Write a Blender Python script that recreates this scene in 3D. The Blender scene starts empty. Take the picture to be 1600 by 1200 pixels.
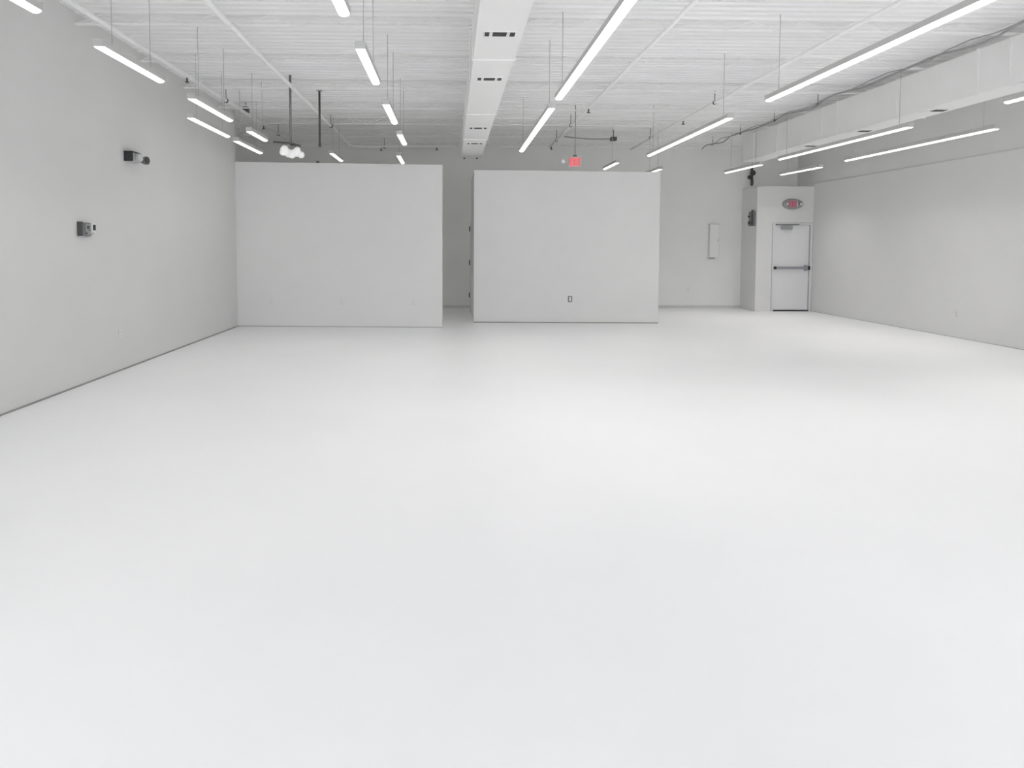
import bpy, bmesh, math, random
from mathutils import Vector, Matrix
random.seed(7)
S = bpy.context.scene
COL = S.collection
R = math.radians

# ------------------------------------------------------------------ camera
YAW, PITCH, ROLL, F = R(1.5), R(3.0), R(0.15), 1100.0
PPX, PPY = 733.7, 441.7
fw = Vector((math.sin(YAW)*math.cos(PITCH), math.cos(YAW)*math.cos(PITCH), -math.sin(PITCH)))
rt = Vector((math.cos(YAW), -math.sin(YAW), 0)); up = rt.cross(fw)
rt2 = rt*math.cos(ROLL)+up*math.sin(ROLL); up2 = up*math.cos(ROLL)-rt*math.sin(ROLL)
cd = bpy.data.cameras.new('camera'); cam = bpy.data.objects.new('camera', cd); COL.objects.link(cam)
M3 = Matrix((rt2, up2, -fw)).transposed()
cam.matrix_world = Matrix.Translation((0, 0, 1.6)) @ M3.to_4x4()
cd.sensor_fit = 'HORIZONTAL'; cd.sensor_width = 36.0; cd.lens = F/1600*36
cd.shift_x = (800-PPX)/1600; cd.shift_y = (PPY-600)/1600
cd.clip_start = 0.05; cd.clip_end = 200
S.camera = cam

# ------------------------------------------------------------------ world, daylight, exposure
W = bpy.data.worlds.new('daylight'); S.world = W; W.use_nodes = True
bg = W.node_tree.nodes['Background']
bg.inputs[0].default_value = (0.93, 0.95, 1.0, 1); bg.inputs[1].default_value = 4.6
pl = bpy.data.lights.new('window_portal', 'AREA'); pl.shape = 'RECTANGLE'; pl.size = 12.4; pl.size_y = 3.0
pl.cycles.is_portal = True
po = bpy.data.objects.new('window_portal', pl); COL.objects.link(po)
po.location = (2.3, -3.2, 1.75); po.rotation_euler = (R(90), 0, 0)
S.view_settings.view_transform = 'Standard'; S.view_settings.look = 'None'
S.view_settings.gamma = 1.0; S.view_settings.use_curve_mapping = False
S.view_settings.exposure = -0.02
S.cycles.max_bounces = 16; S.cycles.diffuse_bounces = 12; S.cycles.glossy_bounces = 6; S.cycles.transparent_max_bounces = 8
TUBE = 2.0       # visible brightness of the light strips
WATT = 3.3      # downward light of a strip, per metre
BEAM = 108.0     # beam angle of the strips' optics

# ------------------------------------------------------------------ materials
def mat(name, col, rough=0.6, metal=0.0, noise=0.0, nscale=3.0, bump=0.0, bscale=40.0, coat=0.0, emit=0.0, ecol=None, spec=0.5, ior=None, stretch=(1, 1, 1)):
    m = bpy.data.materials.new(name); m.use_nodes = True
    nt = m.node_tree; b = nt.nodes['Principled BSDF']
    b.inputs['Base Color'].default_value = (*col, 1); b.inputs['Roughness'].default_value = rough
    b.inputs['Metallic'].default_value = metal; b.inputs['Coat Weight'].default_value = coat
    b.inputs['Coat Roughness'].default_value = 0.18
    b.inputs['Specular IOR Level'].default_value = spec
    if emit:
        b.inputs['Emission Color'].default_value = (*(ecol or col), 1); b.inputs['Emission Strength'].default_value = emit
    tc = nt.nodes.new('ShaderNodeTexCoord'); mp = nt.nodes.new('ShaderNodeMapping')
    mp.inputs['Scale'].default_value = stretch
    nt.links.new(tc.outputs['Object'], mp.inputs[0])
    n = nt.nodes.new('ShaderNodeTexNoise'); n.inputs['Scale'].default_value = nscale; n.inputs['Detail'].default_value = 5
    nt.links.new(mp.outputs[0], n.inputs['Vector'])
    if noise > 0:
        r = nt.nodes.new('ShaderNodeValToRGB')
        r.color_ramp.elements[0].position = 0.3; r.color_ramp.elements[1].position = 0.7
        r.color_ramp.elements[0].color = (*[c*(1-noise) for c in col], 1)
        r.color_ramp.elements[1].color = (*[min(1, c*(1+noise*0.4)) for c in col], 1)
        nt.links.new(n.outputs['Fac'], r.inputs[0]); nt.links.new(r.outputs[0], b.inputs['Base Color'])
    if bump > 0:
        n2 = nt.nodes.new('ShaderNodeTexNoise'); n2.inputs['Scale'].default_value = bscale; n2.inputs['Detail'].default_value = 3
        nt.links.new(tc.outputs['Object'], n2.inputs['Vector'])
        bp = nt.nodes.new('ShaderNodeBump'); bp.inputs['Strength'].default_value = bump; bp.inputs['Distance'].default_value = 0.01
        nt.links.new(n2.outputs['Fac'], bp.inputs['Height']); nt.links.new(bp.outputs[0], b.inputs['Normal'])
    return m
M = {}
M['floor'] = mat('white_epoxy', (0.88, 0.885, 0.895), 0.36, noise=0.02, nscale=0.7, bump=0.02, bscale=6, coat=0.0, spec=0.4)
M['wall'] = mat('white_wall_paint', (0.71, 0.71, 0.70), 0.75, noise=0.02, nscale=1.2, bump=0.05, bscale=90)
M['upper'] = mat('grey_upper_wall_paint', (0.70, 0.70, 0.69), 0.8, noise=0.03, nscale=1.5, bump=0.05, bscale=60)
M['back'] = mat('back_wall_paint', (0.80, 0.80, 0.785), 0.8, noise=0.03, nscale=1.5, bump=0.05, bscale=60)
M['part'] = mat('partition_paint', (0.765, 0.765, 0.755), 0.7, noise=0.015, nscale=1.6, bump=0.04, bscale=90)
M['deck'] = mat('painted_deck', (0.89, 0.89, 0.885), 0.6, noise=0.05, nscale=2, stretch=(0.3, 3, 1))
M['joist'] = mat('painted_steel', (0.90, 0.90, 0.89), 0.5, noise=0.03, nscale=4)
M['duct'] = mat('white_duct_paint', (0.88, 0.88, 0.87), 0.45, noise=0.02, nscale=3)
M['slot'] = mat('dark_slot', (0.05, 0.05, 0.05), 0.7)
M['pipe'] = mat('painted_pipe', (0.90, 0.90, 0.89), 0.45, noise=0.05, nscale=8)
M['dark'] = mat('dark_steel', (0.10, 0.10, 0.10), 0.5, metal=0.3, noise=0.1, nscale=10)
M['black'] = mat('black_plastic', (0.025, 0.025, 0.028), 0.5)
M['grey'] = mat('grey_metal', (0.22, 0.225, 0.23), 0.45, metal=0.3, noise=0.05, nscale=20)
M['lgrey'] = mat('light_grey_plastic', (0.50, 0.50, 0.50), 0.45)
M['white'] = mat('white_plastic', (0.80, 0.80, 0.79), 0.35)
M['house'] = mat('white_light_housing', (0.55, 0.55, 0.54), 0.4)
M['tube'] = mat('lit_diffuser', (1, 1, 1), 0.5, emit=TUBE, ecol=(1.0, 0.985, 0.95))
M['cloud'] = mat('cloud_diffuser', (0.85, 0.85, 0.84), 0.6, emit=0.22, ecol=(1, 1, 0.98), noise=0.06, nscale=14, bump=0.3, bscale=25)
M['door'] = mat('door_paint', (0.74, 0.74, 0.75), 0.4, noise=0.01, nscale=2)
M['frame'] = mat('door_frame_paint', (0.70, 0.70, 0.71), 0.4)
M['steel'] = mat('brushed_steel', (0.36, 0.36, 0.40), 0.35, metal=0.5, noise=0.1, nscale=30)
M['seam'] = mat('base_joint', (0.34, 0.33, 0.32), 0.8, noise=0.25, nscale=2.5)
M['reddim'] = mat('dim_red_letters', (0.50, 0.05, 0.12), 0.5, emit=0.12, ecol=(1.0, 0.1, 0.25))
M['pinkdim'] = mat('dim_sign_face', (0.42, 0.27, 0.31), 0.4)
M['mid'] = mat('mid_grey_plastic', (0.33, 0.335, 0.34), 0.5)
M['base'] = mat('grey_baseboard', (0.62, 0.62, 0.61), 0.6)
M['red'] = mat('lit_red_letters', (0.75, 0.05, 0.06), 0.5, emit=0.55, ecol=(1.0, 0.08, 0.10))
M['pink'] = mat('sign_face', (0.55, 0.40, 0.40), 0.4, emit=0.06, ecol=(1, 0.25, 0.22))
M['lens'] = mat('lamp_lens', (0.62, 0.64, 0.63), 0.15)
M['alum'] = mat('window_aluminium', (0.3, 0.3, 0.31), 0.4, metal=0.7)
g = bpy.data.materials.new('clear_glass'); g.use_nodes = True; nt = g.node_tree
for n in list(nt.nodes): nt.nodes.remove(n)
o = nt.nodes.new('ShaderNodeOutputMaterial'); mx = nt.nodes.new('ShaderNodeMixShader'); t = nt.nodes.new('ShaderNodeBsdfTransparent')
gl = nt.nodes.new('ShaderNodeBsdfGlossy'); gl.inputs['Roughness'].default_value = 0.02; fr = nt.nodes.new('ShaderNodeFresnel')
nt.links.new(fr.outputs[0], mx.inputs[0]); nt.links.new(t.outputs[0], mx.inputs[1]); nt.links.new(gl.outputs[0], mx.inputs[2]); nt.links.new(mx.outputs[0], o.inputs[0])
M['glass'] = g

# ------------------------------------------------------------------ mesh helpers
class MB:
    def __init__(s): s.b = bmesh.new()
    def box(s, x0, x1, y0, y1, z0, z1, bev=0.0):
        vs = [s.b.verts.new(p) for p in ((x0,y0,z0),(x1,y0,z0),(x1,y1,z0),(x0,y1,z0),(x0,y0,z1),(x1,y0,z1),(x1,y1,z1),(x0,y1,z1))]
        fs = [s.b.faces.new([vs[i] for i in q]) for q in ((0,3,2,1),(4,5,6,7),(0,1,5,4),(1,2,6,5),(2,3,7,6),(3,0,4,7))]
        if bev > 0:
            es = list({e for f in fs for e in f.edges})
            bmesh.ops.bevel(s.b, geom=es, offset=bev, segments=2, profile=0.5, affect='EDGES')
        return s
    def quadprism(s, pts, z0, z1):            # ground outline, z1 may be one height per corner
        n = len(pts); zt = z1 if isinstance(z1, (list, tuple)) else [z1]*n
        lo = [s.b.verts.new((p[0], p[1], z0)) for p in pts]; hi = [s.b.verts.new((p[0], p[1], zt[i])) for i, p in enumerate(pts)]
        s.b.faces.new(lo[::-1]); s.b.faces.new(hi)
        for i in range(n): s.b.faces.new((lo[i], lo[(i+1) % n], hi[(i+1) % n], hi[i]))
        return s
    def tube(s, pts, r, seg=10, cap=True):
        pts = [Vector(p) for p in pts]; rings = []
        rr = r if isinstance(r, (list, tuple)) else [r]*len(pts)
        ref = None
        for i, p in enumerate(pts):
            d = (pts[min(i+1, len(pts)-1)] - pts[max(i-1, 0)]).normalized()
            if ref is None: ref = d.orthogonal().normalized()
            a = (ref - d*ref.dot(d)).normalized(); ref = a; c = d.cross(a)
            rings.append([s.b.verts.new(p + (a*math.cos(2*math.pi*k/seg) + c*math.sin(2*math.pi*k/seg))*rr[i]) for k in range(seg)])
        for i in range(len(rings)-1):
            for k in range(seg):
                f = s.b.faces.new((rings[i][k], rings[i][(k+1) % seg], rings[i+1][(k+1) % seg], rings[i+1][k])); f.smooth = True
        if cap: s.b.faces.new(rings[0][::-1]); s.b.faces.new(rings[-1])
        return s
    def sphere(s, c, r, sc=(1, 1, 1), seg=16):
        mtx = Matrix.Translation(c) @ Matrix.Diagonal((*[r*k for k in sc], 1))
        res = bmesh.ops.create_uvsphere(s.b, u_segments=seg, v_segments=seg//2+2, radius=1, matrix=mtx)
        for v in res['verts']:
            for f in v.link_faces: f.smooth = True
        return s
    def build(s, name, m, parent=None, loc=None):
        bmesh.ops.recalc_face_normals(s.b, faces=s.b.faces[:])
        me = bpy.data.meshes.new(name); s.b.to_mesh(me); s.b.free(); me.materials.append(m)
        ob = bpy.data.objects.new(name, me); COL.objects.link(ob)
        if parent is not None: ob.parent = parent
        if loc is not None: ob.location = loc
        return ob
def thing(name, label, cat, loc=(0, 0, 0), rz=0, group=None):
    o = bpy.data.objects.new(name, None); COL.objects.link(o); o.empty_display_size = 0.1
    o.location = loc; o.rotation_euler = (0, 0, rz); o['label'] = label; o['category'] = cat
    if group: o['group'] = group
    return o
def tag(o, label, cat, group=None):
    o['label'] = label; o['category'] = cat
    if group: o['group'] = group
    return o
def struct(o, label=None, cat=None):
    o['kind'] = 'structure'
    if label: o['label'] = label
    if cat: o['category'] = cat
    return o

# ------------------------------------------------------------------ room shell
XL, XR, YB, YF, ZD = -4.21, 8.93, 18.1, -3.0, 4.2
struct(MB().box(-5.2, 9.4, YF-0.3, YB+0.3, -0.2, 0).build('floor', M['floor']), 'glossy white epoxy floor of the empty hall', 'floor')
# corrugated roof deck, ribs across the room
d = MB(); y = YF-0.2; prof = []
while y < YB+0.2:
    prof += [(y, ZD), (y+0.075, ZD), (y+0.095, ZD+0.04), (y+0.135, ZD+0.04)]; y += 0.155
lo = [[d.b.verts.new((x, a, b)) for a, b in prof] for x in (-5.1, 9.3)]
for i in range(len(prof)-1): d.b.faces.new((lo[0][i], lo[1][i], lo[1][i+1], lo[0][i+1]))
d.box(-5.1, 9.3, YF-0.2, YB+0.2, ZD+0.06, ZD+0.2)
struct(d.build('ceiling', M['deck']), 'grey corrugated steel roof deck', 'ceiling')
# joists
for k in range(13):
    yj = 17.75 - k*1.6
    b = MB(); x0, x1 = -4.75, 8.98
    if yj < 13.8: x0 = XL
    b.box(x0, x1, yj-0.035, yj+0.035, ZD-0.012, ZD); b.box(x0, x1, yj-0.03, yj+0.03, ZD-0.135, ZD-0.12)
    n = int((x1-x0)/0.3); st = (x1-x0)/n
    for i in range(n):
        za, zb = (ZD-0.125, ZD-0.008) if i % 2 == 0 else (ZD-0.008, ZD-0.125)
        b.tube([(x0+i*st, yj, za), (x0+(i+1)*st, yj, zb)], 0.008, 5, False)
    struct(b.build('trim_%d' % (k+3), M['joist']), 'painted open-web roof joist', 'joist')

struct(MB().box(XL-0.2, XL, YF, 13.95, 0, ZD).box(-4.95, XL-0.2, 13.8, 13.95, 0, ZD).build('wall_left', M['wall']), 'long plain white left wall', 'wall')
struct(MB().box(-5.0, -4.8, 13.95, YB+0.15, 0, ZD).build('wall_left_rear', M['back']), 'set back side wall behind the partition', 'wall')
struct(MB().box(-5.0, 9.2, YB, YB+0.15, 0, ZD).build('wall_back', M['back']), 'back wall behind the partitions', 'wall')
struct(MB().box(XR, 9.2, YF, YB, 0, 3.15, 0.006).build('wall_right', M['wall']), 'long white right wall up to its ledge', 'wall')
struct(MB().box(8.955, 9.2, YF, YB, 3.15, ZD).build('wall_right_upper', M['upper']), 'grey upper wall set back above the ledge', 'wall')
# alcove wall with the exit door
DX0, DX1, DH, YD = 7.965, 8.865, 2.14, 17.2
struct(MB().box(7.52, DX0-0.05, YD, YB, 0, 3.08).box(DX1+0.05, XR, YD, YB, 0, 3.08).box(DX0-0.05, DX1+0.05, YD, YB, DH+0.05, 3.08)
       .box(DX0-0.05, DX1+0.05, YD+0.2, YB, 0, DH+0.05).build('wall_alcove', M['wall']), 'projecting white wall block around the exit door', 'wall')
# rear wall with storefront glazing, behind the camera
WX0, WX1, WZ0, WZ1 = -3.7, 8.4, 0.25, 3.2
struct(MB().box(-4.6, WX0, YF-0.15, YF, 0, ZD).box(WX1, 9.2, YF-0.15, YF, 0, ZD).box(WX0, WX1, YF-0.15, YF, 0, WZ0)
       .box(WX0, WX1, YF-0.15, YF, WZ1, ZD).build('wall_front', M['wall']), 'street side wall with storefront glazing', 'wall')
fb = MB(); n = 6; sx = (WX1-WX0)/n
for i in range(n+1):
    x = WX0+i*sx; fb.box(x-0.03, x+0.03, YF-0.12, YF-0.04, WZ0, WZ1)
fb.box(WX0, WX1, YF-0.115, YF-0.045, WZ0, WZ0+0.06).box(WX0, WX1, YF-0.115, YF-0.045, WZ1-0.06, WZ1)
wf = struct(fb.build('window_1', M['alum']), 'storefront window in dark aluminium frame', 'window')
for i in range(n):
    x = WX0+i*sx; MB().box(x+0.03, x+sx-0.03, YF-0.085, YF-0.075, WZ0+0.06, WZ1-0.06).build('pane', M['glass'], wf)

# free standing partition walls (lower than the roof)
def wallprism(p0, p1, th, h0, h1):
    d = (Vector(p1)-Vector(p0)).normalized(); nrm = Vector((-d.y, d.x))*th
    a, b = Vector(p0), Vector(p1)
    return MB().quadprism([a, b, b+nrm, a+nrm], 0, [h0, h1, h1, h0])
PL0, PL1 = (XL, 13.945), (-0.175, 13.71)
PR0, PR1 = (0.475, 14.64), (4.30, 14.47)
struct(wallprism(PL0, PL1, 0.14, 3.225, 3.16).build('wall_partition_left', M['part']), 'left white partition wall, stopping short of the ceiling', 'partition wall')
pr = struct(wallprism(PR0, PR1, 0.14, 3.165, 3.125).build('wall_partition_right', M['part']), 'right white partition wall with one outlet', 'partition wall')
struct(MB().box(0.475, 0.60, 14.78, 16.86, 0, 3.16).build('wall_passage', M['back']), 'side wall of the passage between the partitions', 'wall')
jb = struct(MB().box(0.452, 0.60, 16.861, 16.93, 0, 2.15).build('trim_1', M['frame']), 'steel door jamb at the end of the passage', 'door jamb')
for z in (0.42, 1.2, 2.0):
    MB().box(0.43, 0.452, 16.866, 16.90, z-0.055, z+0.055).tube([(0.436, 16.862, z-0.06), (0.436, 16.862, z+0.06)], 0.011, 8).build('hinge', M['dark'], jb)
struct(MB().box(0.466, 0.4745, 14.66, 14.69, 0, 3.16).build('trim_2', M['lgrey']), 'corner bead at the partition end', 'trim')

# dark joints at the foot of the walls
struct(MB().box(XL, XL+0.010, YF, 13.94, 0.0, 0.016).build('baseboard_left', M['seam']), 'thin dark joint at the foot of the left wall', 'baseboard')
struct(MB().box(XR-0.010, XR, YF, YD, 0.0, 0.010).build('baseboard_right', M['lgrey']), 'thin grey joint at the foot of the right wall', 'baseboard')
def basestrip(name, p0, p1, h, m, lab):
    d = (Vector(p1)-Vector(p0)).normalized(); nrm = Vector((d.y, -d.x))*0.008
    a, b = Vector(p0), Vector(p1); struct(MB().quadprism([a, b, b+nrm, a+nrm], 0, h).build(name, m), lab, 'baseboard')
basestrip('baseboard_partition_left', PL0, PL1, 0.018, M['lgrey'], 'grey joint at the foot of the left partition')
basestrip('baseboard_partition_right', PR0, PR1, 0.018, M['seam'], 'dark joint at the foot of the right partition')
struct(MB().box(-4.8, 7.52, YB-0.015, YB, 0, 0.07).build('baseboard_back', M['base']), 'grey baseboard along the back wall', 'baseboard')

# ------------------------------------------------------------------ exit door
dr = bpy.data.objects.new('door_1', None); COL.objects.link(dr); dr.location = (DX0, YD, 0)
struct(dr, 'white exit door with a grey panic bar in the alcove wall', 'door')
w = DX1-DX0
MB().box(-0.045, 0.0, -0.02, 0.12, 0, DH+0.045).box(w, w+0.045, -0.02, 0.12, 0, DH+0.045).box(0, w, -0.02, 0.12, DH, DH+0.045).build('door_frame', M['frame'], dr)
leaf = MB().box(0.006, w-0.014, 0.02, 0.065, 0.03, DH-0.006, 0.002).build('door_leaf', M['door'], dr)
MB().box(0.0, w, 0.0, 0.11, 0.0, 0.022).build('threshold', M['black'], dr)
MB().box(w-0.013, w-0.001, 0.05, 0.07, 0.03, DH-0.006).build('latch_gap', M['dark'], dr)
bar = MB().box(0.03, w-0.12, -0.055, -0.02, 1.045, 1.105, 0.008).build('panic_bar', M['steel'], dr); bar['label'] = 'grey push bar'
MB().box(-0.005, 0.05, -0.065, 0.02, 1.04, 1.11, 0.006).build('end_cap', M['black'], bar)
MB().box(w-0.13, w-0.055, -0.05, 0.02, 1.005, 1.145, 0.008).build('latch_case', M['steel'], bar)
MB().box(w-0.05, w-0.005, -0.06, 0.02, 1.03, 1.12, 0.006).build('strike', M['black'], bar)
cl = MB().box(0.16, 0.44, -0.06, 0.019, DH-0.12, DH-0.045, 0.02).build('door_closer', M['mid'], dr); cl['label'] = 'grey closer body'
MB().box(0.02, 0.60, -0.045, -0.025, DH-0.012, DH+0.016).build('closer_arm', M['grey'], cl)
hg = [MB().tube([(0.0, 0.01, z-0.05), (0.0, 0.01, z+0.05)], 0.008, 8).build('hinge', M['lgrey'], dr) for z in (0.25, 1.15, 1.95)]

# ------------------------------------------------------------------ lettering from strokes (E X I T)
def letters(parent, m, cx, z, h, wd, y, th, name='letter'):
    gap = wd*0.28; tw = wd*3+wd*0.35+gap*3; x = cx-tw/2; t = th
    def bar2(b, p, q):
        p, q = Vector(p), Vector(q); dd = (q-p).normalized(); nn = Vector((-dd.y, dd.x))*t/2
        vs = [p+nn, q+nn, q-nn, p-nn]
        a = [b.b.verts.new((v.x, y, v.y)) for v in vs]; c = [b.b.verts.new((v.x, y-0.004, v.y)) for v in vs]
        b.b.faces.new(a); b.b.faces.new(c[::-1])
        for i in range(4): b.b.faces.new((a[i], a[(i+1) % 4], c[(i+1) % 4], c[i]))
    for ch in 'EXIT':
        b = MB(); w_ = wd*0.35 if ch == 'I' else wd
        if ch == 'E':
            bar2(b, (x+t/2, z), (x+t/2, z+h))
            for q in (t/2, h/2, h-t/2): bar2(b, (x+t, z+q), (x+w_, z+q))
        if ch == 'X': bar2(b, (x+t/2, z), (x+w_-t/2, z+h)); bar2(b, (x+w_-t/2, z), (x+t/2, z+h))
        if ch == 'I': bar2(b, (x+w_/2, z), (x+w_/2, z+h))
        if ch == 'T': bar2(b, (x, z+h-t/2), (x+w_, z+h-t/2)); bar2(b, (x+w_/2, z), (x+w_/2, z+h-t))
        b.build(name, m, parent); x += w_+gap

# oval exit sign with two lamp heads over the door
ox, oz = 8.395, 2.645
ov = thing('exit_sign', 'oval grey exit sign with red letters on the wall above the exit door', 'exit sign', (ox, YD, oz))
b = MB(); N = 32
a = [b.b.verts.new((0.255*math.cos(2*math.pi*k/N), 0, 0.135*math.sin(2*math.pi*k/N))) for k in range(N)]
c = [b.b.verts.new((0.245*math.cos(2*math.pi*k/N), -0.06, 0.125*math.sin(2*math.pi*k/N))) for k in range(N)]
e = [b.b.verts.new((0.215*math.cos(2*math.pi*k/N), -0.075, 0.10*math.sin(2*math.pi*k/N))) for k in range(N)]
for k in range(N):
    b.b.faces.new((a[k], a[(k+1) % N], c[(k+1) % N], c[k])); b.b.faces.new((c[k], c[(k+1) % N], e[(k+1) % N], e[k]))
b.b.faces.new(a[::-1]); b.b.faces.new(e)
b.build('sign_housing', M['mid'], ov)
pf = MB().box(-0.125, 0.075, -0.082, -0.0755, -0.092, 0.092).build('sign_face', M['pinkdim'], ov)
letters(pf, M['reddim'], -0.025, -0.065, 0.13, 0.045, -0.0825, 0.014)
MB().box(0.083, 0.096, -0.084, -0.0755, -0.08, 0.08).build('divider', M['white'], ov)
for sx_, rr_ in ((-0.178, 0.036), (0.165, 0.042)):
    h_ = MB().tube([(sx_, -0.076, 0), (sx_, -0.10, 0), (sx_, -0.125, -0.004)], [rr_*0.7, rr_, rr_], 16).build('lamp_head', M['grey'], ov)
    MB().sphere((sx_, -0.125, -0.004), rr_*0.85, (1, 0.3, 1)).build('lens', M['lens'], h_)

# hanging red exit sign
ex = thing('exit_sign', 'small red exit sign hanging on a rod above the right partition', 'exit sign', (2.275, 13.0, 3.04))
sb = MB().box(-0.115, 0.115, -0.02, 0.02, 0, 0.205, 0.006).build('sign_housing', M['lgrey'], ex)
sf = MB().box(-0.105, 0.105, -0.026, -0.0205, 0.01, 0.195).build('sign_face', M['pink'], ex)
letters(sf, M['red'], 0.0, 0.035, 0.135, 0.048, -0.0265, 0.017)
MB().box(-0.03, 0.03, -0.02, 0.02, 0.206, 0.235, 0.004).build('mounting_bracket', M['dark'], ex)
MB().tube([(0, 0, 0.23), (0, 0, ZD-3.04)], 0.007, 8).build('hanging_rod', M['grey'], ex)
lh = MB().tube([(-0.115, 0, 0.115), (-0.20, 0, 0.115)], 0.008, 8).build('lamp_arm', M['lgrey'], ex)
MB().sphere((-0.215, -0.01, 0.115), 0.038).build('lamp_head', M['white'], lh)

# ------------------------------------------------------------------ suspended light strips
def strip(name, p0, p1, label, z=3.3, group='suspended light strips', cab=None, top=ZD, dim=1.0):
    a, b = Vector(p0), Vector(p1); L = (b-a).length; ang = math.atan2(b.y-a.y, b.x-a.x) - math.pi/2
    t = thing(name, label, 'light', (a.x, a.y, z), ang, group)
    # housing: channel with sloping shoulders, open below
    h = MB(); pr_ = [(-0.046, 0.0), (-0.046, 0.05), (-0.02, 0.064), (0.02, 0.064), (0.046, 0.05), (0.046, 0.0), (0.042, 0.0), (0.042, 0.045), (-0.042, 0.045), (-0.042, 0.0)]
    r0 = [h.b.verts.new((x, 0, q)) for x, q in pr_]; r1 = [h.b.verts.new((x, L, q)) for x, q in pr_]
    n_ = len(pr_)
    for i in range(n_): h.b.faces.new((r0[i], r0[(i+1) % n_], r1[(i+1) % n_], r1[i]))
    h.b.faces.new(r0); h.b.faces.new(r1[::-1])
    h.box(-0.046, 0.046, -0.006, 0.0, -0.004, 0.06).box(-0.046, 0.046, L, L+0.006, -0.004, 0.06)
    h.build('housing', M['house'], t)
    # rounded lit diffuser
    dd = MB(); seg = 8; pts = [(0.041*math.cos(math.pi+math.pi*k/seg), 0.0+0.022*math.sin(math.pi+math.pi*k/seg)) for k in range(seg+1)]
    pts += [(0.041, 0.04), (-0.041, 0.04)]
    q0 = [dd.b.verts.new((x, 0.006, q)) for x, q in pts]; q1 = [dd.b.verts.new((x, L-0.006, q)) for x, q in pts]; m_ = len(pts)
    for i in range(m_): dd.b.faces.new((q0[i], q0[(i+1) % m_], q1[(i+1) % m_], q1[i]))
    dd.b.faces.new(q0); dd.b.faces.new(q1[::-1])
    dd.build('diffuser', M['tube'], t)
    la = bpy.data.lights.new('strip_lamp', 'AREA'); la.shape = 'RECTANGLE'; la.size = 0.08; la.size_y = L-0.02
    la.energy = WATT*L*dim; la.spread = R(BEAM); la.color = (1.0, 0.972, 0.945)
    lo_ = bpy.data.objects.new('strip_lamp', la); COL.objects.link(lo_); lo_.parent = t; lo_.location = (0, L/2, -0.024)
    for yy in (cab or (min(0.25, L*0.2), L-min(0.25, L*0.2))):
        c_ = MB().tube([(0, yy, 0.062), (0, yy, top-z)], 0.004, 6).build('hanging_cable', M['lgrey'], t)
    return t
strip('linear_pendant_light', (1.24, 8.75), (1.26, 12.72), 'long light strip hanging just right of the central duct', dim=0.8)
strip('linear_pendant_light', (3.69, 9.32), (3.71, 13.22), 'long light strip hanging above the right end of the right partition', dim=0.8)
strip('linear_pendant_light', (6.50, 9.90), (6.40, 13.66), 'long light strip hanging right below the boxed duct by the right wall')
strip('linear_pendant_light', (7.82, 10.0), (7.79, 13.80), 'long light strip nearest the right wall, rightmost of all')
strip('linear_pendant_light', (6.43, 14.55), (6.34, 16.20), 'short light strip in front of the black horn speaker', dim=1.5)
strip('linear_pendant_light', (7.90, 14.95), (7.80, 16.55), 'short light strip hanging above the oval exit sign', dim=1.5)
strip('linear_pendant_light', (-3.49, 9.60), (-3.50, 11.22), 'light strip closest to the left wall, nearer of the two in line', dim=0.3)
strip('linear_pendant_light', (-3.52, 11.70), (-3.52, 13.20), 'light strip closest to the left wall, farther one reaching the left partition', dim=0.35)
strip('linear_pendant_light', (-3.02, 8.35), (-3.02, 9.80), 'short light strip next to the left wall row, cut by the top of the photo', dim=0.7)
strip('linear_pendant_light', (-3.02, 10.70), (-3.02, 11.62), 'short light strip left of the cloud shaped lamp', dim=0.7)
strip('linear_pendant_light', (-0.79, 8.60), (-0.785, 9.90), 'short light strip left of the central duct, highest in the picture')
strip('linear_pendant_light', (-0.795, 10.90), (-0.785, 11.95), 'short light strip left of the central duct, middle of three in line')
strip('linear_pendant_light', (-1.07, 14.40), (-1.07, 15.70), 'short light strip peeping over the top right of the left partition', z=3.42)
strip('linear_pendant_light', (-2.37, 14.10), (-2.37, 15.35), 'short light strip over the middle of the left partition top', z=3.42)
strip('linear_pendant_light', (3.50, 14.85), (3.50, 16.10), 'light strip on a grey stem just behind the right partition top', z=3.36, cab=(0.5,))
strip('linear_pendant_light', (4.64, 15.60), (4.64, 16.70), 'tiny visible light strip at the right end of the right partition top', z=3.31)
# nearer rows of the same fittings, overhead
for x_, nm in ((1.24, 'in line with the central duct row'), (3.69, 'in line with the strip above the right partition'), (6.52, 'in line with the strip below the boxed duct'), (7.82, 'in line with the strip nearest the right wall')):
    strip('linear_pendant_light', (x_, 4.3), (x_, 8.2), 'overhead long light strip ' + nm, dim=1.15)
for x_, nm in ((-0.79, 'in the row left of the central duct'), (-3.02, 'in the row left of the cloud lamp')):
    strip('linear_pendant_light', (x_, 6.2), (x_, 7.5), 'overhead short light strip ' + nm)
    strip('linear_pendant_light', (x_, 4.0), (x_, 5.3), 'nearest overhead short light strip ' + nm)
for x_, nm in ((-2.0, 'left'), (3.0, 'middle'), (7.0, 'right')):
    strip('linear_pendant_light', (x_, -1.0), (x_, 3.0), 'long light strip behind the viewer, ' + nm + ' one', dim=1.2)

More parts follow.
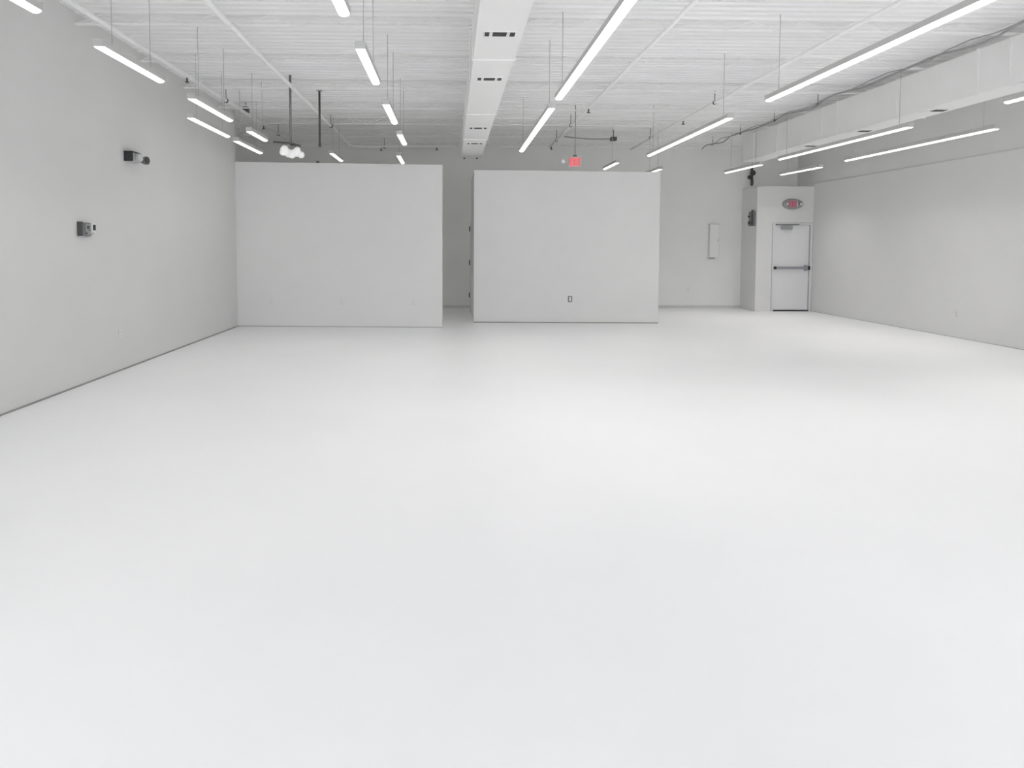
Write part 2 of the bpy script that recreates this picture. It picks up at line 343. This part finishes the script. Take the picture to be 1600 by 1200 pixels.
# ------------------------------------------------------------------ ducts
def duct(label, x0, x1, z0, z1, y0, y1, vents, seams, group=None):
    t = thing('air_duct', label, 'duct', ((x0+x1)/2, y1, z0)); cx = (x0+x1)/2; hw = (x1-x0)/2
    MB().box(-hw, hw, y0-y1, 0, 0, z1-z0, 0.004).build('duct_body', M['duct'], t)
    for s_ in seams:
        yy = s_-y1
        MB().box(-hw-0.012, hw+0.012, yy-0.012, yy+0.012, -0.010, 0.0).box(-hw-0.012, -hw, yy-0.012, yy+0.012, 0, z1-z0).box(hw, hw+0.012, yy-0.012, yy+0.012, 0, z1-z0).build('flange', M['duct'], t)
    for v in vents:
        yy = v-y1
        g_ = MB().box(-0.15, 0.15, yy-0.075, yy+0.075, -0.008, 0.0, 0.002).build('air_register', M['duct'], t)
        for (a_, b_) in ((-0.135, -0.095), (-0.065, 0.06), (0.09, 0.135)):
            MB().box(a_, b_, yy-0.055, yy+0.055, -0.012, -0.0085).build('grille', M['slot'], g_)
    return t
c1 = duct('white rectangular air duct running down the centre of the ceiling', 0.22, 0.645, 3.5, 3.92, 0.0, 15.35, (11.45, 13.15, 8.1, 6.4, 4.7), (12.7, 10.3, 7.3, 5.4), None)
for yy in (14.6, 11.4, 8.2, 5.0, 1.8):
    for sx_ in (-0.222, 0.222):
        MB().box(sx_-0.006, sx_+0.006, yy-15.35-0.02, yy-15.35+0.02, 0.0, ZD-0.135-3.5).build('hanger_strap', M['duct'], c1)
for sx_ in (-0.15, 0.12): MB().box(sx_-0.02, sx_+0.02, 0.0, 0.05, -0.02, 0.05).build('end_clamp', M['dark'], c1)
c2 = duct('deep boxed white air duct running below the ceiling near the right wall', 6.54, 6.96, 3.5, 4.05, 0.0, 15.8, (), (12.4, 14.1, 10.3, 8.2, 6.1), None)
for v in (13.2, 11.46, 9.7, 7.9, 6.1):
    yy = v-15.8
    g_ = MB().box(-0.16, 0.16, yy-0.16, yy+0.16, -0.010, 0.0, 0.002).build('air_register', M['duct'], c2)
    MB().box(-0.08, 0.10, yy-0.06, yy+0.06, -0.014, -0.0105).build('grille', M['slot'], g_)
for yy in (15.2, 11.9, 8.7):
    MB().box(-0.228, -0.212, yy-15.8-0.02, yy-15.8+0.02, -0.012, 0.555).build('hanger_strap', M['duct'], c2)

# ------------------------------------------------------------------ pipes and conduits under the deck
def pipe(name, label, pts, r, m, heads=(), clamps=(), cat='pipe'):
    t = thing(name, label, cat, pts[0], 0, 'white pipes under the roof deck' if name == 'sprinkler_pipe' else 'loose cables by the boxed duct' if name == 'cable_bundle' else None); o0 = Vector(pts[0])
    P_ = [Vector(p)-o0 for p in pts]
    MB().tube(P_, r, 10).build('pipe_run', m, t)
    for h_ in heads:
        q = Vector(h_)-o0
        MB().tube([q+Vector((0, 0, -r)), q+Vector((0, 0, -r-0.05)), q+Vector((0, 0, -r-0.055)), q+Vector((0, 0, -r-0.065))], [0.012, 0.012, 0.03, 0.03], 10).build('sprinkler_head', M['dark'], t)
    for h_ in clamps:
        q = Vector(h_)-o0
        MB().tube([q, q+Vector((0, 0, ZD-h_[2]))], 0.006, 6).tube([q+Vector((0, -0.015, 0)), q+Vector((0, 0.015, 0))], r*1.35, 12).build('hanger', M['dark'], t)
    return t
pipe('sprinkler_pipe', 'white pipe above the left wall side of the cloud lamp', [(-3.82, 0, 3.99), (-3.74, 10, 3.99), (-3.70, 17.3, 3.99)], 0.028, M['pipe'], [(-3.74, 10.2, 3.99), (-3.72, 14.2, 3.99)], [(-3.73, 11.9, 3.99), (-3.72, 15.4, 3.99)])
pipe('sprinkler_pipe', 'white pipe that turns right in front of the back wall', [(-2.40, 0, 3.99), (-2.41, 10, 3.99), (-2.42, 16.9, 3.99), (-2.36, 17.2, 3.99), (-2.1, 17.25, 3.99), (0.1, 17.25, 4.02)], 0.03, M['pipe'],
     [(-1.7, 17.25, 3.99), (-0.35, 17.25, 4.01)], [(-2.41, 14.3, 3.99), (-1.62, 17.25, 3.99)])
pipe('sprinkler_pipe', 'grey pipe running over the long light strip right of the central duct', [(2.37, 0, 3.98), (2.36, 14.4, 3.98), (2.35, 16.9, 3.96)], 0.026, M['pipe'], [(2.36, 16.7, 3.96), (2.36, 12.2, 3.98)], [(2.36, 14.0, 3.98), (2.36, 15.9, 3.97)])
pipe('sprinkler_pipe', 'thin white pipe above the exit sign and the right partition', [(4.40, 0, 4.0), (4.40, 14.9, 4.0), (4.40, 17.3, 3.97)], 0.024, M['pipe'], [(4.40, 13.4, 4.0)], [(4.40, 15.6, 4.0), (4.40, 11.8, 4.0)])
cab_pts = []
for k in range(60):
    yy = 1+k*0.28
    cab_pts.append((6.20+0.04*math.sin(k*1.3)+0.0*k, yy, 4.02+0.03*math.sin(k*0.9)))
pipe('cable_bundle', 'loose cable running along the top of the boxed duct', cab_pts, 0.014, M['mid'], (), [(6.20, yy, 4.02) for yy in (11.9, 13.5, 15.1, 16.7)], 'cable')
pipe('cable_bundle', 'second thinner cable sagging beside the boxed duct', [(6.08+0.03*math.sin(k), 1+k*0.4, 4.0+0.025*math.cos(k*1.7)) for k in range(40)], 0.008, M['mid'], (), (), 'cable')
pipe('flexible_conduit', 'dark flexible conduit sagging behind the red exit sign', [(2.55, 16.0, 4.07), (2.75, 15.95, 4.04), (3.1, 15.9, 4.005), (3.35, 15.88, 4.0), (3.5, 15.87, 4.005), (3.565, 15.86, 4.0)], 0.014, M['mid'], (), (), 'conduit')
tag(MB().box(3.57, 3.70, 15.78, 15.92, 3.96, 4.04, 0.006).tube([(3.635, 15.85, 4.03), (3.635, 15.85, ZD)], 0.008, 6).build('junction_box', M['dark']), 'dark junction box at the end of the flexible conduit', 'junction box')
tag(MB().box(-3.80, -3.70, 13.05, 13.16, 4.02, 4.12, 0.006).tube([(-3.75, 13.1, 4.1), (-3.75, 13.1, ZD)], 0.008, 6).build('junction_box', M['dark']), 'dark junction box on the leftmost ceiling pipe', 'junction box')
# conduit drop
cdp = thing('conduit_drop', 'dark vertical conduit hanging from the ceiling right of the cloud lamp', 'conduit', (-2.21, 12.0, ZD))
MB().tube([(0, 0, 0), (0, 0, -0.92)], 0.018, 10).build('conduit_tube', M['dark'], cdp)
MB().tube([(0, 0, 0), (0, 0, -0.02)], 0.05, 12).build('ceiling_plate', M['lgrey'], cdp)
MB().tube([(0, 0, -0.90), (0, 0, -0.95)], 0.022, 10).build('coupling', M['dark'], cdp)

# cloud lamp
ct = thing('cloud_lamp', 'white cloud shaped lamp hanging above the left partition', 'lamp', (-2.45, 11.0, 2.94))
b = MB()
for (x_, z_, r_) in ((-0.115, 0.13, 0.065), (-0.135, 0.09, 0.055), (-0.055, 0.075, 0.065), (0.0, 0.055, 0.06), (0.04, 0.085, 0.06), (0.08, 0.125, 0.05), (0.14, 0.05, 0.052), (0.09, 0.07, 0.05)):
    b.sphere((x_, random.uniform(-0.02, 0.02), z_), r_, (1, 0.9, 1), 20)
sh = b.build('cloud_shade', M['cloud'], ct)
rm = sh.modifiers.new('merge', 'REMESH'); rm.mode = 'VOXEL'; rm.voxel_size = 0.008; rm.use_smooth_shade = True
sm = sh.modifiers.new('soft', 'SMOOTH'); sm.iterations = 3
cb = MB().tube([(-0.29, 0, 0.25), (-0.1, 0, 0.235), (0.03, 0, 0.215), (0.13, 0, 0.19)], 0.012, 8).build('mounting_bar', M['dark'], ct)
MB().box(-0.03, 0.06, -0.03, 0.03, 0.185, 0.21, 0.006).build('mounting_plate', M['dark'], ct)
MB().tube([(-0.02, 0, 0.22), (-0.02, 0, ZD-2.94)], 0.018, 10).build('hanging_rod', M['grey'], ct)

# ------------------------------------------------------------------ small things on the walls
# emergency light on the left wall
em = thing('emergency_light', 'grey twin head emergency light high on the left wall', 'emergency light', (XL, 9.33, 2.68))
MB().box(0, 0.10, -0.07, 0.17, 0.0, 0.115, 0.006).build('battery_housing', M['lgrey'], em)
MB().box(0.0, 0.11, -0.095, -0.071, 0.0, 0.125).box(0.0, 0.11, -0.095, 0.17, 0.116, 0.128).build('backplate', M['black'], em)
for y_, dz, mm in ((0.06, 0.055, 'lens'), (0.27, 0.045, 'grey')):
    h_ = MB().tube([(0.06 if y_ > 0.2 else 0.10, y_, dz), (0.12, y_-0.01, dz), (0.15, y_-0.02, dz)], [0.03, 0.055, 0.055], 18).build('lamp_head', M[mm] if mm == 'grey' else M['lgrey'], em)
    MB().tube([(0.15, y_-0.02, dz), (0.158, y_-0.022, dz)], [0.048, 0.04], 18).build('lens', M['lens'] if mm == 'lens' else M['dark'], h_)
MB().box(0.0, 0.06, 0.172, 0.30, 0.02, 0.06).build('side_arm', M['grey'], em)
# control box lower
th = thing('wall_control_box', 'dark grey control box on the left wall beside a small switch', 'control box', (XL, 8.15, 1.70))
MB().box(0, 0.05, -0.075, 0.115, 0, 0.155, 0.005).build('box_body', M['grey'], th)
MB().box(0.0, 0.056, -0.095, -0.0755, 0.0, 0.16).build('side_plate', M['dark'], th)
cv = MB().box(0.0505, 0.056, -0.01, 0.105, 0.012, 0.14, 0.002).build('cover', M['mid'], th)
MB().tube([(0.056, 0.035, 0.10), (0.068, 0.035, 0.10)], 0.018, 12).build('knob', M['dark'], cv)
MB().tube([(0.056, 0.0, 0.03), (0.064, 0.0, 0.03)], 0.011, 12).build('keyhole', M['dark'], cv)
MB().box(0.0562, 0.060, 0.05, 0.085, 0.065, 0.075).build('slot', M['dark'], cv)
sw = thing('light_switch', 'small white switch with a black rocker on the left wall', 'switch', (XL, 8.415, 1.77))
MB().box(0, 0.008, -0.045, 0.045, -0.03, 0.085, 0.002).build('cover_plate', M['white'], sw)
MB().box(0.008, 0.022, -0.02, 0.02, 0.0, 0.065, 0.003).build('rocker', M['black'], sw)
MB().tube([(0.006, -0.01, -0.03), (0.01, -0.10, -0.075), (0.008, -0.19, -0.08)], 0.004, 6).build('lead', M['lgrey'], sw)
def outlet(label, loc, rz, dark=False, s=1.0):
    t = thing('wall_outlet', label, 'outlet', loc, rz, 'wall outlets near the floor')
    if dark: MB().box(-0.045, 0.045, -0.006, 0, -0.065, 0.065, 0.001).build('cover_plate', M['grey'], t)
    else: MB().box(-0.035, 0.035, -0.006, 0, -0.057, 0.057, 0.001).build('cover_plate', M['wall'], t)
    MB().box(-0.017, 0.017, -0.009, -0.0062, -0.042, 0.042, 0.001).build('receptacle', M['white'], t)
    for z_ in (-0.02, 0.02):
        if not dark: MB().box(-0.008, -0.004, -0.0095, -0.009, z_-0.006, z_+0.006).box(0.004, 0.008, -0.0095, -0.009, z_-0.006, z_+0.006).build('slots', M['dark'], t)
    return t
def onp(p0, p1, x): return p0[1]+(p1[1]-p0[1])*(x-p0[0])/(p1[0]-p0[0])-0.0005
aL = math.atan2(PL1[1]-PL0[1], PL1[0]-PL0[0]); aR = math.atan2(PR1[1]-PR0[1], PR1[0]-PR0[0])
outlet('grey framed outlet low on the right partition', (2.472, onp(PR0, PR1, 2.472), 0.50), aR, True)
outlet('faint white outlet low on the left partition near the left wall', (-3.546, onp(PL0, PL1, -3.546), 0.485), aL)
outlet('faint white outlet low in the middle of the left partition', (-2.14, onp(PL0, PL1, -2.14), 0.49), aL)
outlet('faint white outlet low on the left partition near its free end', (-0.737, onp(PL0, PL1, -0.737), 0.49), aL)
outlet('small white outlet low on the left wall', (XL+0.0005, 9.02, 0.47), R(90))
outlet('small white outlet low on the right wall', (XR-0.0005, 12.2, 0.42), R(-90))
outlet('small white outlet low on the back wall right of the partitions', (6.15, YB-0.0005, 0.49), 0)
tag(MB().box(-2.62, -2.57, 13.83, 13.87, 3.20, 3.235, 0.003).build('bracket', M['dark']), 'tiny dark bracket on the top edge of the left partition', 'bracket')

# slim white cabinet on the back wall
cb_ = thing('wall_cabinet', 'slim white cabinet on the back wall left of the alcove', 'cabinet', (6.78, YB, 1.31))
MB().box(-0.125, 0.125, -0.09, 0, 0, 0.87, 0.004).build('cabinet_body', M['wall'], cb_)
dd_ = MB().box(-0.115, 0.115, -0.104, -0.0905, 0.012, 0.858, 0.004).build('door', M['white'], cb_)
MB().box(0.085, 0.10, -0.115, -0.104, 0.42, 0.48, 0.002).build('handle', M['lgrey'], dd_)
MB().box(-0.12, 0.02, -0.085, -0.01, -0.02, -0.001).build('bottom_vent', M['grey'], cb_)

# horn speaker above the alcove
hs = thing('horn_speaker', 'black horn speaker on a bracket above the alcove corner', 'speaker', (7.72, YB, 3.15))
MB().box(0.0, 0.06, -0.03, 0, 0.02, 0.50, 0.004).build('wall_bracket', M['black'], hs)
b = MB().tube([(0.03, -0.03, 0.36), (0.02, -0.09, 0.345), (0.0, -0.15, 0.33)], [0.02, 0.035, 0.07], 16).build('horn', M['black'], hs)
MB().tube([(-0.04, -0.03, 0.235), (-0.05, -0.11, 0.225)], [0.05, 0.055], 16).build('driver', M['black'], hs)
MB().box(-0.005, 0.05, -0.09, -0.03, 0.04, 0.17, 0.008).build('transformer_case', M['dark'], hs)
MB().tube([(0.035, -0.015, 0.50), (0.03, -0.015, 0.62), (0.04, -0.015, 0.80), (0.03, -0.015, 1.0)], 0.006, 6).build('cable', M['grey'], hs)

# alarm panel on the alcove's side
ap = thing('alarm_panel', 'dark grey alarm panel on the side of the alcove', 'alarm panel', (7.52, 17.42, 2.11))
MB().box(-0.05, 0, -0.15, 0.15, 0, 0.36, 0.005).build('panel_case', M['grey'], ap)
MB().box(-0.065, -0.0505, -0.14, -0.03, 0.02, 0.40, 0.003).build('cover', M['dark'], ap)
MB().tube([(-0.05, 0.09, 0.24), (-0.09, 0.09, 0.24)], 0.022, 12).build('beacon', M['dark'], ap)
MB().box(-0.08, -0.0505, 0.05, 0.12, 0.04, 0.12, 0.003).build('bell', M['dark'], ap)
